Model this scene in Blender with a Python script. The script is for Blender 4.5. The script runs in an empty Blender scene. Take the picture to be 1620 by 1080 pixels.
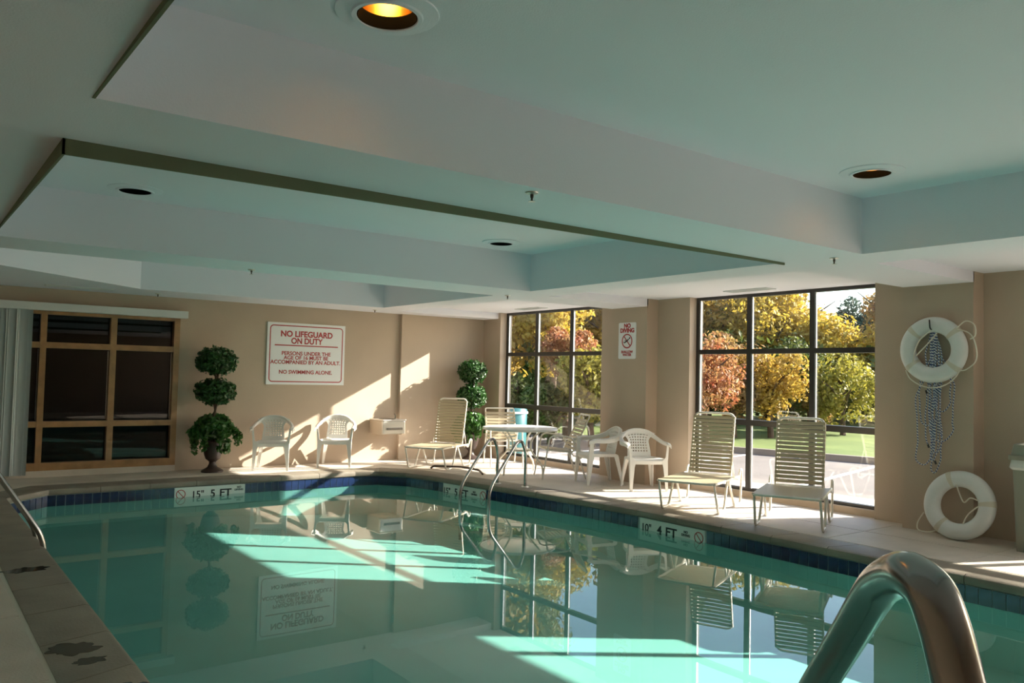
import bpy, bmesh, math, random
from mathutils import Vector, Matrix
from math import pi, sin, cos, radians as R

# ------------------------------------------------------------------ camera, sky, sun, exposure
scn = bpy.context.scene
C = scn.collection
H = 1.5
YAW, PIT, ROL = R(37.1003), R(2.4424), R(1.3114)
FPX = 1278.05
fw = Vector((sin(YAW)*cos(PIT), cos(YAW)*cos(PIT), sin(PIT)))
rt0 = Vector((cos(YAW), -sin(YAW), 0)); up0 = rt0.cross(fw)
rt = rt0*cos(ROL) + up0*sin(ROL); up = -rt0*sin(ROL) + up0*cos(ROL)
cd = bpy.data.cameras.new('camera'); cam = bpy.data.objects.new('camera', cd); C.objects.link(cam)
cd.sensor_width = 36; cd.lens = 36*FPX/1620; cd.clip_start = .05; cd.clip_end = 500
m = Matrix((rt, up, -fw)).transposed().to_4x4(); m.translation = (0, 0, H); cam.matrix_world = m
scn.camera = cam

SUN_AZ = math.atan2(.910, -.414)      # clockwise from +Y, towards the sun
SUN_EL = R(25.5)
w = bpy.data.worlds.new('sky'); scn.world = w; w.use_nodes = True
nt = w.node_tree; nt.nodes.clear()
sky = nt.nodes.new('ShaderNodeTexSky'); sky.sky_type = 'NISHITA'; sky.sun_disc = False
sky.sun_elevation = SUN_EL; sky.sun_rotation = SUN_AZ; sky.air_density = 1.0; sky.dust_density = 1.4; sky.ozone_density = 1.2
bg = nt.nodes.new('ShaderNodeBackground'); bg.inputs[1].default_value = 0.36
wo = nt.nodes.new('ShaderNodeOutputWorld'); nt.links.new(sky.outputs[0], bg.inputs[0]); nt.links.new(bg.outputs[0], wo.inputs[0])
sd = bpy.data.lights.new('sun', 'SUN'); sd.energy = 17; sd.angle = R(.6); sd.color = (1.0, .92, .80)
so = bpy.data.objects.new('sun', sd); C.objects.link(so); so.location = (30, -15, 20)
so.rotation_euler = Vector((-.910*cos(SUN_EL), .414*cos(SUN_EL), -sin(SUN_EL))).to_track_quat('-Z', 'Y').to_euler()
vs = scn.view_settings; vs.view_transform = 'Standard'; vs.look = 'None'; vs.exposure = 0.44; vs.gamma = 1; vs.use_curve_mapping = False
cy = scn.cycles
cy.max_bounces = 12; cy.diffuse_bounces = 8; cy.glossy_bounces = 5; cy.transmission_bounces = 8; cy.transparent_max_bounces = 16
cy.sample_clamp_indirect = 6; cy.use_denoising = True; cy.caustics_reflective = True; cy.blur_glossy = .3

# ------------------------------------------------------------------ materials
def mat(name, col, rough=.6, metal=0., var=0., vscale=3., bump=0., bscale=60., spec=.5, coat=0., col2=None, translucent=0., emit=None, estr=0.):
    m = bpy.data.materials.new(name); m.use_nodes = True
    n = m.node_tree; b = n.nodes['Principled BSDF']
    b.inputs['Base Color'].default_value = (*col, 1); b.inputs['Roughness'].default_value = rough
    b.inputs['Metallic'].default_value = metal; b.inputs['Specular IOR Level'].default_value = spec
    b.inputs['Coat Weight'].default_value = coat
    tc = n.nodes.new('ShaderNodeTexCoord')
    if var or col2:
        t = n.nodes.new('ShaderNodeTexNoise'); t.inputs['Scale'].default_value = vscale; t.inputs['Detail'].default_value = 5
        n.links.new(tc.outputs['Object'], t.inputs['Vector'])
        r = n.nodes.new('ShaderNodeValToRGB')
        r.color_ramp.elements[0].position = .35; r.color_ramp.elements[1].position = .65
        c2 = col2 or tuple(c*(1-var) for c in col)
        r.color_ramp.elements[0].color = (*col, 1); r.color_ramp.elements[1].color = (*c2, 1)
        n.links.new(t.outputs['Fac'], r.inputs['Fac']); n.links.new(r.outputs['Color'], b.inputs['Base Color'])
    if bump:
        t = n.nodes.new('ShaderNodeTexNoise'); t.inputs['Scale'].default_value = bscale; t.inputs['Detail'].default_value = 3
        n.links.new(tc.outputs['Object'], t.inputs['Vector'])
        bp = n.nodes.new('ShaderNodeBump'); bp.inputs['Strength'].default_value = bump; bp.inputs['Distance'].default_value = .01
        n.links.new(t.outputs['Fac'], bp.inputs['Height']); n.links.new(bp.outputs['Normal'], b.inputs['Normal'])
    if emit:
        b.inputs['Emission Color'].default_value = (*emit, 1); b.inputs['Emission Strength'].default_value = estr
    if translucent:
        tr = n.nodes.new('ShaderNodeBsdfTranslucent'); mx = n.nodes.new('ShaderNodeMixShader'); mx.inputs[0].default_value = translucent
        src = b.inputs['Base Color'].links[0].from_socket if b.inputs['Base Color'].links else None
        if src: n.links.new(src, tr.inputs['Color'])
        else: tr.inputs['Color'].default_value = (*col, 1)
        n.links.new(b.outputs[0], mx.inputs[1]); n.links.new(tr.outputs[0], mx.inputs[2])
        n.links.new(mx.outputs[0], n.nodes['Material Output'].inputs['Surface'])
    return m

def glass_mat(name, tint, f0=.04, rough=0.):
    m = bpy.data.materials.new(name); m.use_nodes = True; n = m.node_tree; n.nodes.clear()
    out = n.nodes.new('ShaderNodeOutputMaterial'); mx = n.nodes.new('ShaderNodeMixShader')
    tr = n.nodes.new('ShaderNodeBsdfTransparent'); tr.inputs[0].default_value = (*tint, 1)
    gl = n.nodes.new('ShaderNodeBsdfGlossy'); gl.inputs['Roughness'].default_value = rough
    lw = n.nodes.new('ShaderNodeLayerWeight'); lw.inputs['Blend'].default_value = .5
    pw = n.nodes.new('ShaderNodeMath'); pw.operation = 'POWER'; pw.inputs[1].default_value = 5
    ma = n.nodes.new('ShaderNodeMath'); ma.operation = 'MULTIPLY_ADD'; ma.inputs[1].default_value = 1-f0; ma.inputs[2].default_value = f0
    n.links.new(lw.outputs['Facing'], pw.inputs[0]); n.links.new(pw.outputs[0], ma.inputs[0]); n.links.new(ma.outputs[0], mx.inputs[0])
    n.links.new(tr.outputs[0], mx.inputs[1]); n.links.new(gl.outputs[0], mx.inputs[2]); n.links.new(mx.outputs[0], out.inputs[0])
    return m

def water_mat():
    m = glass_mat('water', (.57, .75, .73), .02, 0.); n = m.node_tree
    gl = [x for x in n.nodes if x.type == 'BSDF_GLOSSY'][0]; lw = [x for x in n.nodes if x.type == 'LAYER_WEIGHT'][0]
    tc = n.nodes.new('ShaderNodeTexCoord'); t = n.nodes.new('ShaderNodeTexNoise'); t.inputs['Scale'].default_value = 1.1; t.inputs['Detail'].default_value = 2
    n.links.new(tc.outputs['Object'], t.inputs['Vector'])
    bp = n.nodes.new('ShaderNodeBump'); bp.inputs['Strength'].default_value = .014; bp.inputs['Distance'].default_value = .02
    n.links.new(t.outputs['Fac'], bp.inputs['Height']); n.links.new(bp.outputs['Normal'], gl.inputs['Normal'])
    return m

def rope_mat(name, a, b, k):
    m = bpy.data.materials.new(name); m.use_nodes = True; n = m.node_tree; bs = n.nodes['Principled BSDF']
    uv = n.nodes.new('ShaderNodeUVMap'); sp = n.nodes.new('ShaderNodeSeparateXYZ'); n.links.new(uv.outputs[0], sp.inputs[0])
    ma = n.nodes.new('ShaderNodeMath'); ma.operation = 'MULTIPLY_ADD'; ma.inputs[1].default_value = k
    n.links.new(sp.outputs[0], ma.inputs[0]); n.links.new(sp.outputs[1], ma.inputs[2])
    fr = n.nodes.new('ShaderNodeMath'); fr.operation = 'FRACT'; n.links.new(ma.outputs[0], fr.inputs[0])
    gt = n.nodes.new('ShaderNodeMath'); gt.operation = 'GREATER_THAN'; gt.inputs[1].default_value = .5; n.links.new(fr.outputs[0], gt.inputs[0])
    mx = n.nodes.new('ShaderNodeMix'); mx.data_type = 'RGBA'; mx.inputs[6].default_value = (*a, 1); mx.inputs[7].default_value = (*b, 1)
    n.links.new(gt.outputs[0], mx.inputs[0]); n.links.new(mx.outputs[2], bs.inputs['Base Color']); bs.inputs['Roughness'].default_value = .8
    return m

M = dict(
 wall=mat('wall_plaster', (.49, .39, .30), .75, bump=.15, bscale=90, var=.05, vscale=2),
 ceil=mat('ceiling_paint', (.80, .795, .865), .8, bump=.12, bscale=120),
 lip=mat('shade_painted_edge', (.15, .17, .10), .8),
 deck=mat('deck_concrete', (.64, .565, .485), .55, var=.16, vscale=2.2, bump=.25, bscale=70),
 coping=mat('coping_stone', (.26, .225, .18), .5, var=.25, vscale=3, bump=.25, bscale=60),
 grout=mat('grout', (.60, .56, .48), .8),
 plaster=mat('pool_plaster', (.47, .77, .71), .7, var=.08, vscale=1.2),
 tile=mat('blue_tile', (.016, .034, .10), .15, var=.35, vscale=9, coat=.15),
 tgrout=mat('tile_grout', (.34, .42, .42), .7),
 wtile=mat('white_tile', (.72, .78, .74), .25),
 black=mat('black_print', (.015, .015, .02), .4),
 red=mat('red_print', (.42, .035, .04), .5),
 signw=mat('sign_white', (.80, .82, .84), .35),
 bronze=mat('dark_bronze', (.028, .025, .022), .35, spec=.6),
 edge=mat('bright_edge', (.45, .47, .5), .35, metal=.6),
 wood=mat('varnished_wood', (.42, .23, .10), .3, var=.3, vscale=6, coat=.4),
 railw=mat('white_vinyl', (.70, .72, .72), .5),
 blind=mat('blind_vinyl', (.44, .49, .50), .5),
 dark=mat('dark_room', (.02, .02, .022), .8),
 plastic=mat('white_resin', (.78, .76, .72), .35, bump=.05, bscale=200),
 frame=mat('cream_powder_coat', (.76, .73, .66), .3),
 strap=mat('beige_vinyl_strap', (.52, .44, .30), .4),
 steel=mat('stainless', (.40, .39, .385), .2, metal=1.),
 steelb=mat('brushed_stainless', (.66, .64, .60), .32, metal=1.),
 table=mat('white_tabletop', (.82, .81, .78), .25),
 ring=mat('ring_white', (.72, .74, .73), .45, var=.06, vscale=6),
 band=mat('ring_band', (.60, .57, .48), .6),
 rope=rope_mat('blue_rope', (.66, .69, .70), (.03, .06, .20), 34.),
 cord=mat('cream_cord', (.72, .68, .58), .8),
 hook=mat('black_hook', (.015, .015, .015), .4),
 bin=mat('grey_bin', (.25, .26, .21), .5),
 bag=mat('clear_bag', (.62, .63, .60), .25),
 urn=mat('dark_urn', (.045, .028, .024), .45),
 bark=mat('bark', (.10, .06, .035), .8, var=.4, vscale=10),
 leaf=mat('ivy_leaf', (.035, .11, .018), .35, col2=(.06, .17, .03), vscale=12, translucent=.25),
 leafd=mat('boxwood_leaf', (.02, .075, .014), .35, col2=(.035, .11, .02), vscale=12, translucent=.2),
 gold=mat('gold_reflector', (.85, .52, .14), .28, metal=1.),
 bulb=mat('bulb', (1, .8, .4), .3, emit=(1, .66, .24), estr=14.),
 baffle=mat('black_baffle', (.004, .004, .004), .9, spec=.05),
 asphalt=mat('lot_concrete', (.20, .175, .16), .8, var=.2, vscale=.8, bump=.2, bscale=30),
 paint=mat('lot_paint', (.8, .78, .74), .7),
 curb=mat('curb_concrete', (.22, .19, .16), .8),
 grass=mat('grass', (.075, .12, .018), .9, col2=(.13, .18, .035), vscale=.6, bump=.6, bscale=25),
 teal=mat('teal_bin', (.02, .11, .13), .4),
 brown=mat('brown_metal', (.10, .065, .05), .4),
 wet=mat('wet_stone', (.03, .028, .022), .08),
 chromebead=mat('bead', (.5, .5, .52), .2, metal=1.),
 fount=mat('fountain_side', (.56, .45, .34), .5),
)
M['glass'] = glass_mat('window_glass', (.975, .985, .98), .05)
M['dglass'] = glass_mat('lobby_glass', (.30, .30, .30), .04)
M['water'] = water_mat()

# ------------------------------------------------------------------ builders
class MB:
    def __init__(s): s.v = []; s.f = []; s.uv = []
    def add(s, vs, fs, uvs=None):
        o = len(s.v); s.v += [tuple(v) for v in vs]; s.f += [tuple(i+o for i in f) for f in fs]
        s.uv += uvs if uvs else [None]*len(fs); return s
    def box(s, x0, y0, z0, x1, y1, z1):
        return s.add([(x0,y0,z0),(x1,y0,z0),(x1,y1,z0),(x0,y1,z0),(x0,y0,z1),(x1,y0,z1),(x1,y1,z1),(x0,y1,z1)],
                     [(0,3,2,1),(4,5,6,7),(0,1,5,4),(1,2,6,5),(2,3,7,6),(3,0,4,7)])
    def prism(s, poly, z0, z1):
        n = len(poly)
        a = sum(poly[i][0]*poly[(i+1)%n][1]-poly[(i+1)%n][0]*poly[i][1] for i in range(n))
        if a < 0: poly = poly[::-1]
        return s.add([(x,y,z0) for x,y in poly]+[(x,y,z1) for x,y in poly],
                     [tuple(range(n-1,-1,-1)), tuple(range(n,2*n))]+[(i,(i+1)%n,n+(i+1)%n,n+i) for i in range(n)])
    def tube(s, pts, r, seg=10, closed=False, cap=True, flat=1.):
        P = [Vector(p) for p in pts]; n = len(P)
        rr = r if isinstance(r, (list, tuple)) else [r]*n
        T = []
        for i in range(n):
            a = P[i-1] if (i > 0 or closed) else P[i]; b = P[(i+1) % n] if (i < n-1 or closed) else P[i]
            T.append((b-a).normalized() if (b-a).length > 1e-9 else Vector((0,0,1)))
        ref = Vector((0,0,1)) if abs(T[0].z) < .9 else Vector((1,0,0))
        u = (ref - T[0]*ref.dot(T[0])).normalized(); o = len(s.v); L = 0; Ls = []
        for i in range(n):
            u = (u - T[i]*u.dot(T[i])); u = u.normalized() if u.length > 1e-6 else T[i].orthogonal().normalized()
            w_ = T[i].cross(u)
            if i: L += (P[i]-P[i-1]).length
            Ls.append(L)
            for k in range(seg):
                a = 2*pi*k/seg; s.v.append(tuple(P[i] + u*cos(a)*rr[i] + w_*sin(a)*rr[i]*flat))
        m_ = n if closed else n-1
        Ls.append(L + (P[0]-P[-1]).length)
        for i in range(m_):
            j = (i+1) % n
            for k in range(seg):
                k2 = (k+1) % seg
                s.f.append((o+i*seg+k, o+i*seg+k2, o+j*seg+k2, o+j*seg+k))
                s.uv.append([(Ls[i],k/seg),(Ls[i],(k+1)/seg),(Ls[i+1],(k+1)/seg),(Ls[i+1],k/seg)])
        if cap and not closed:
            s.f.append(tuple(o+k for k in range(seg-1,-1,-1))); s.uv.append(None)
            s.f.append(tuple(o+(n-1)*seg+k for k in range(seg))); s.uv.append(None)
        return s
    def lathe(s, prof, c=(0,0,0), seg=32, closed=False):
        o = len(s.v); n = len(prof)
        for r, z in prof:
            for k in range(seg):
                a = 2*pi*k/seg; s.v.append((c[0]+r*cos(a), c[1]+r*sin(a), c[2]+z))
        for i in range(n if closed else n-1):
            j = (i+1) % n
            for k in range(seg):
                k2 = (k+1) % seg; s.f.append((o+i*seg+k, o+i*seg+k2, o+j*seg+k2, o+j*seg+k)); s.uv.append(None)
        return s
    def xf(s, mtx):
        s.v = [tuple(mtx @ Vector(v)) for v in s.v]; return s
    def build(s, name, m, parent=None, smooth=False, bevel=0., weld=True):
        me = bpy.data.meshes.new(name); me.from_pydata(s.v, [], s.f)
        if any(u for u in s.uv):
            ul = me.uv_layers.new(name='uv')
            for p, u in zip(me.polygons, s.uv):
                if u:
                    for li, c in zip(p.loop_indices, u): ul.data[li].uv = c
        bm = bmesh.new(); bm.from_mesh(me)
        bmesh.ops.recalc_face_normals(bm, faces=bm.faces)
        bm.to_mesh(me); bm.free()
        me.materials.append(m)
        if smooth:
            me.polygons.foreach_set('use_smooth', [True]*len(me.polygons))
            try: me.set_sharp_from_angle(angle=R(42))
            except Exception: pass
        o = bpy.data.objects.new(name, me); C.objects.link(o)
        if parent: o.parent = parent
        if bevel:
            b = o.modifiers.new('bevel', 'BEVEL'); b.width = bevel; b.segments = 2; b.limit_method = 'ANGLE'
        return o

def tag(o, label=None, cat=None, group=None, kind=None):
    if label: o['label'] = label
    if cat: o['category'] = cat
    if group: o['group'] = group
    if kind: o['kind'] = kind
    return o
def empty(name, loc=(0,0,0), rz=0, label=None, cat=None, group=None, kind=None):
    o = bpy.data.objects.new(name, None); C.objects.link(o); o.location = loc; o.rotation_euler = (0,0,rz)
    o.empty_display_size = .1
    return tag(o, label, cat, group, kind)
def dup(o, parent=None):
    c = o.copy(); C.objects.link(c); c.parent = parent
    for ch in list(o.children): dup(ch, c)
    return c
def place(o, x, y, fx, fy, label, group=None, z=0):
    o.location = (x, y, z); o.rotation_euler = (0, 0, math.atan2(fx, -fy)); o['label'] = label
    if group: o['group'] = group
    return o
def smooth_path(pts, n=6):
    P = [Vector(p) for p in pts]; out = []
    for i in range(len(P)-1):
        p0 = P[max(i-1,0)]; p1 = P[i]; p2 = P[i+1]; p3 = P[min(i+2,len(P)-1)]
        for k in range(n):
            t = k/n; out.append(.5*((2*p1)+(p2-p0)*t+(2*p0-5*p1+4*p2-p3)*t*t+(-p0+3*p1-3*p2+p3)*t**3))
    out.append(P[-1]); return out
def fillet(pts, r, n=5):
    P = [Vector(p) for p in pts]; out = [P[0]]
    for i in range(1, len(P)-1):
        a = (P[i-1]-P[i]); b = (P[i+1]-P[i]); d = min(r, a.length*.48, b.length*.48)
        A = P[i]+a.normalized()*d; B = P[i]+b.normalized()*d
        for k in range(n+1):
            t = k/n; out.append(A*(1-t)**2+P[i]*2*t*(1-t)+B*t*t)
    out.append(P[-1]); return out
def text(s, size, name, m, parent, mtx, off=0., depth=.0012, sx=1.):
    cu = bpy.data.curves.new(name, 'FONT'); cu.body = s; cu.size = size; cu.align_x = 'CENTER'; cu.align_y = 'CENTER'
    cu.extrude = depth; cu.offset = off; cu.space_line = .95
    t = bpy.data.objects.new(name+'_src', cu); C.objects.link(t)
    bpy.context.view_layer.update()
    me = bpy.data.meshes.new_from_object(t.evaluated_get(bpy.context.evaluated_depsgraph_get()))
    bpy.data.objects.remove(t); bpy.data.curves.remove(cu)
    me.materials.clear(); me.materials.append(m); me.transform(mtx @ Matrix.Diagonal((sx,1,1,1)))
    o = bpy.data.objects.new(name, me); C.objects.link(o); o.parent = parent
    return o
def face_Y(x, y, z):   # text plane facing -Y
    return Matrix.Translation((x,y,z)) @ Matrix.Rotation(R(90), 4, 'X')
def face_X(x, y, z):   # text plane facing -X
    return Matrix.Translation((x,y,z)) @ Matrix.Rotation(R(-90), 4, 'Z') @ Matrix.Rotation(R(90), 4, 'X')

# ------------------------------------------------------------------ room dimensions
XL, YN = -2.2, -4.2
YB = 12.5; YB2 = 12.43; XSTEP = 6.98
XP, XB, XF = 8.50, 8.73, 8.90
ZS, ZR, ZC = 2.54, 2.65, 2.99
PIL = [(-5.2,-4.49),(-.783,-.072),(3.632,4.343),(8.047,8.76)]           # pilasters along the window wall
WIN = [(-4.05,-1.38),(.36,2.88),(4.776,7.455),(9.22,11.90)]             # window openings
COF = [(-.115,3.455),(4.162,7.73),(8.50,11.50)]
CX0, CX1 = .548, 6.11

# ------------------------------------------------------------------ ceiling
cb = MB()
T = 3.3
cb.box(XL,YN,ZS,CX0,YB+.4,T)
for a, b in [(YN,COF[0][0]),(COF[0][1],COF[1][0]),(COF[1][1],COF[2][0]),(COF[2][1],YB+.4)]: cb.box(CX0,a,ZS,CX1,b,T)
cb.box(CX1,YN,ZS,6.65,YB+.4,T)
zones = [(YN,-4.1),(PIL[1][0],PIL[1][1]),(PIL[2][0],PIL[2][1]),(PIL[3][0],PIL[3][1]),(11.97,YB+.4)]
for a, b in zones: cb.box(6.65,a,ZS,(8.98 if a in (YN,11.97) else XP+.02),b,T)
for (a0,a1),(b0,b1) in zip(zones[:-1], zones[1:]): cb.box(6.65,a1,ZR,8.98,b0,T)
cb.prism([(CX0,9.75),(CX0,11.5),(2.50,11.5)], ZS, T)
ceiling = cb.build('ceiling', M['ceil']); tag(ceiling, kind='structure')
LIGHTS = [(1.545,2.95),(5.38,2.97),(1.51,7.28),(5.30,7.25)]
def panel_with_holes(x0,y0,x1,y1,z,holes,r):
    bm = bmesh.new(); edges = []
    def loop(pts):
        vs_ = [bm.verts.new((x,y,z)) for x,y in pts]
        for i in range(len(vs_)): edges.append(bm.edges.new((vs_[i], vs_[(i+1)%len(vs_)])))
    loop([(x0,y0),(x1,y0),(x1,y1),(x0,y1)])
    for hx,hy in holes: loop([(hx+r*cos(2*pi*k/32), hy+r*sin(2*pi*k/32)) for k in range(32)])
    bmesh.ops.triangle_fill(bm, use_beauty=True, edges=edges)
    for f in bm.faces:
        f.normal_update()
        if f.normal.z > 0: f.normal_flip()
    me = bpy.data.meshes.new('coffer_panel'); bm.to_mesh(me); bm.free(); me.materials.append(M['ceil'])
    o = bpy.data.objects.new('coffer_panel', me); C.objects.link(o); o.parent = ceiling
for i,(a,b) in enumerate(COF):
    panel_with_holes(CX0-.01,a-.01,CX1+.01,b+.01,ZC,[l for l in LIGHTS if a < l[1] < b],.125)
MB().box(XL,YN,T,8.985,YB+.4,T+.05).build('roof_deck', M['ceil'], ceiling)
# lips along the near coffer edges, their shade painted in as dark olive
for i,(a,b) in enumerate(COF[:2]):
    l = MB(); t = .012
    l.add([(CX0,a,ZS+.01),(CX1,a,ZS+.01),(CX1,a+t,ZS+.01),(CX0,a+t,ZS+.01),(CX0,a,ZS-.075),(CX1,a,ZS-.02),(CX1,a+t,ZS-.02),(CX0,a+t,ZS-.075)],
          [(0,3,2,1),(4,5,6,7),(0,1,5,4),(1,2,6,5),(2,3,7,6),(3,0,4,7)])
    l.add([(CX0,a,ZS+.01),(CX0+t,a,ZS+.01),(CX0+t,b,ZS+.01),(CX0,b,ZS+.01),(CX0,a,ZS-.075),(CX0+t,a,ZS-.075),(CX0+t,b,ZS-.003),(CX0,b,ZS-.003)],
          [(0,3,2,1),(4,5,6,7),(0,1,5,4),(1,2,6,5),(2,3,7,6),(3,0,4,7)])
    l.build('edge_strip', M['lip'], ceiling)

# ------------------------------------------------------------------ walls
wb = MB()
for a, b in PIL: wb.box(XP,max(a,YN),0,8.99,b,T)
segs = [(YN,WIN[0][0]),(WIN[0][1],WIN[1][0]),(WIN[1][1],WIN[2][0]),(WIN[2][1],WIN[3][0]),(WIN[3][1],YB+.4)]
for a, b in segs: wb.box(XB,a,0,8.989,b,T)
for a, b in WIN: wb.box(XF-.03,a,ZR,8.988,b,T).box(XF-.10,a,-.2,8.988,b,.078)
tag(wb.build('wall_right', M['wall']), kind='structure')
wb = MB()
OX0, OX1, OZ = -.2, 3.25, 2.24          # opening of the timber-framed lobby window
wb.box(XL-.2,YB,0,OX0,YB+.2,T).box(OX1,YB,0,XSTEP,YB+.2,T).box(OX0,YB,OZ,OX1,YB+.2,T)
wb.box(XSTEP,YB2,0,8.985,YB+.2,T)
tag(wb.build('wall_back', M['wall']), kind='structure')
tag(MB().box(XL-.2,YN-.2,0,XL,YB+.2,T).build('wall_left', M['wall']), kind='structure')
# wall behind the camera, with its own tall window and a doorway's worth of glass
tag(MB().box(XL-.2,YN-.2,0,8.985,YN,T).build('wall_front', M['wall']), kind='structure')
# dark lobby behind the timber window
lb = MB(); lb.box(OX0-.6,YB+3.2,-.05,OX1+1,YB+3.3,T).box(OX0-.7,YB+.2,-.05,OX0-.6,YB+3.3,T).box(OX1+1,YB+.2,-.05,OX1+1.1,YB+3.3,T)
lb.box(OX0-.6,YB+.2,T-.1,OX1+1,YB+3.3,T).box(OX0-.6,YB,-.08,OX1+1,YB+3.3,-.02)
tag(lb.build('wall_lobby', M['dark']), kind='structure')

# ------------------------------------------------------------------ pool, coping, deck
WZ = -.215
PO = [(1.0,-.6),(6.88,-.6),(6.88,6.6),(6.80,7.6),(6.62,8.9),(6.42,10.2),(6.25,10.85),(5.95,11.2),(5.6,11.3),(1.50,11.3),(1.0,10.78)]
def offset(poly, d):
    out = []; n = len(poly)
    for i in range(n):
        p0, p1, p2 = (Vector(poly[(i+k) % n]) for k in (-1,0,1))
        n1 = Vector(((p1-p0).y, -(p1-p0).x)).normalized(); n2 = Vector(((p2-p1).y, -(p2-p1).x)).normalized()
        b = (n1+n2).normalized(); out.append(tuple(p1 + b*d/max(.3, b.dot(n1))))
    return out
CO = offset(PO, .34)
def clip(poly, a, b, inside):   # half-plane left of a->b when inside
    out = []; n = len(poly)
    def sd_(p): return ((b[0]-a[0])*(p[1]-a[1])-(b[1]-a[1])*(p[0]-a[0]))*(1 if inside else -1)
    for i in range(n):
        p, q = poly[i], poly[(i+1) % n]; dp, dq = sd_(p), sd_(q)
        if dp >= 0: out.append(p)
        if dp*dq < 0: t = dp/(dp-dq); out.append((p[0]+(q[0]-p[0])*t, p[1]+(q[1]-p[1])*t))
    return out
def area(p): return abs(sum(p[i][0]*p[(i+1)%len(p)][1]-p[(i+1)%len(p)][0]*p[i][1] for i in range(len(p))))/2 if len(p) > 2 else 0
def minus(cell, hole):
    out = []; cur = cell; n = len(hole)
    for i in range(n):
        a, b = hole[i], hole[(i+1) % n]
        o_ = clip(cur, a, b, False)
        if area(o_) > 1e-5: out.append(o_)
        cur = clip(cur, a, b, True)
        if area(cur) < 1e-6: break
    return out
fb = MB()
for pc in minus([(XL,YN),(9.0,YN),(9.0,YB),(XL,YB)], offset(PO,.335)): fb.prism(pc, -.2, -.0025)
floor = fb.build('floor', M['grout']); tag(floor, kind='structure')
CO2 = offset(PO, .366)
ys = [YN+.1+1.22*k for k in range(15)]; xs = [XL, -1.05, .28+.02, 1.9, 3.4, 4.9, 6.4, 7.9, 9.0]
xs = [XL,-.75,.65,2.2,3.75,5.3,6.85,7.93,9.0]
for ix in range(len(xs)-1):
    for iy in range(len(ys)-1):
        g = .006; y1 = min(ys[iy+1], YB)
        if ys[iy] >= YB: continue
        cell = [(xs[ix]+g,ys[iy]+g),(xs[ix+1]-g,ys[iy]+g),(xs[ix+1]-g,y1-g),(xs[ix]+g,y1-g)]
        ps = minus(cell, CO2)
        if sum(area(p) for p in ps) < .01: continue
        b = MB()
        for p in ps: b.prism(p, -.03, 0)
        b.build('floor_slab', M['deck'], floor)

pool = empty('swimming_pool', (3.9,5,0), 0, 'long indoor swimming pool with blue waterline tiles and tan coping', 'pool')
inv = Matrix.Translation((-3.9,-5,0))
def pbuild(b, name, m, parent=pool, **k): return b.xf(inv).build(name, m, parent, **k)
b = MB(); n = len(PO); IN = PO
b.add([(x,y,-.085) for x,y in IN]+[(x,y,-.86) for x,y in IN], [(i,(i+1)%n,n+(i+1)%n,n+i) for i in range(n)])
def floor_z(x): return -.47 if x < 3.0 else (-.68 if x > 6.0 else -.47-.21*(x-3)/3)
for xa, xb in ((-9,3.0),(3.0,6.0),(6.0,9)):      # bottom made shallow and sloped so the sun patches land in place
    q = PO
    if xa > 0: q = clip(q, (xa,0), (xa,1), False)
    if xb < 8: q = clip(q, (xb,0), (xb,1), True)
    b.add([(x,y,floor_z(x)) for x,y in q], [tuple(range(len(q)))])
o_ = offset(PO,.12)
b.add([(x,y,-.085) for x,y in IN]+[(x,y,-.085) for x,y in o_], [(i,(i+1)%n,n+(i+1)%n,n+i) for i in range(n)])
basin = pbuild(b, 'basin', M['plaster'])
def walk(poly, step, closed=True):
    pts = []; n = len(poly)
    for i in range(n):
        a = Vector(poly[i]); c = Vector(poly[(i+1) % n]); k = max(1, round((c-a).length/step))
        for j in range(k): pts.append((i, j/k, (j+1)/k))
    return pts
for i, t0, t1 in walk(PO, .62):
    A, B_, a, b2 = Vector(PO[i]), Vector(PO[(i+1)%n]), Vector(CO[i]), Vector(CO[(i+1)%n])
    L = (B_-A).length; g = .003/max(L,.1)
    p0 = A.lerp(B_,t0+g); p1 = A.lerp(B_,t1-g); q0 = a.lerp(b2,t0+g); q1 = a.lerp(b2,t1-g)
    nin = Vector((-(B_-A).y,(B_-A).x)).normalized()
    prof = [(-.0,-.085),(.028,-.075),(.036,-.045),(.028,-.014),(.0,0)]
    vs_ = []
    for e0, e1 in ((p0,q0),(p1,q1)):
        for d_, z_ in prof: vs_.append((*(e0+nin*d_), z_))
        vs_ += [(*e1, 0), (*e1, -.085)]
    k = 7
    bb = MB().add(vs_, [(j,(j+1)%k,k+(j+1)%k,k+j) for j in range(k)]+[tuple(range(k)),tuple(range(2*k-1,k-1,-1))])
    pbuild(bb, 'coping_stone', M['coping'], smooth=True)
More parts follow.
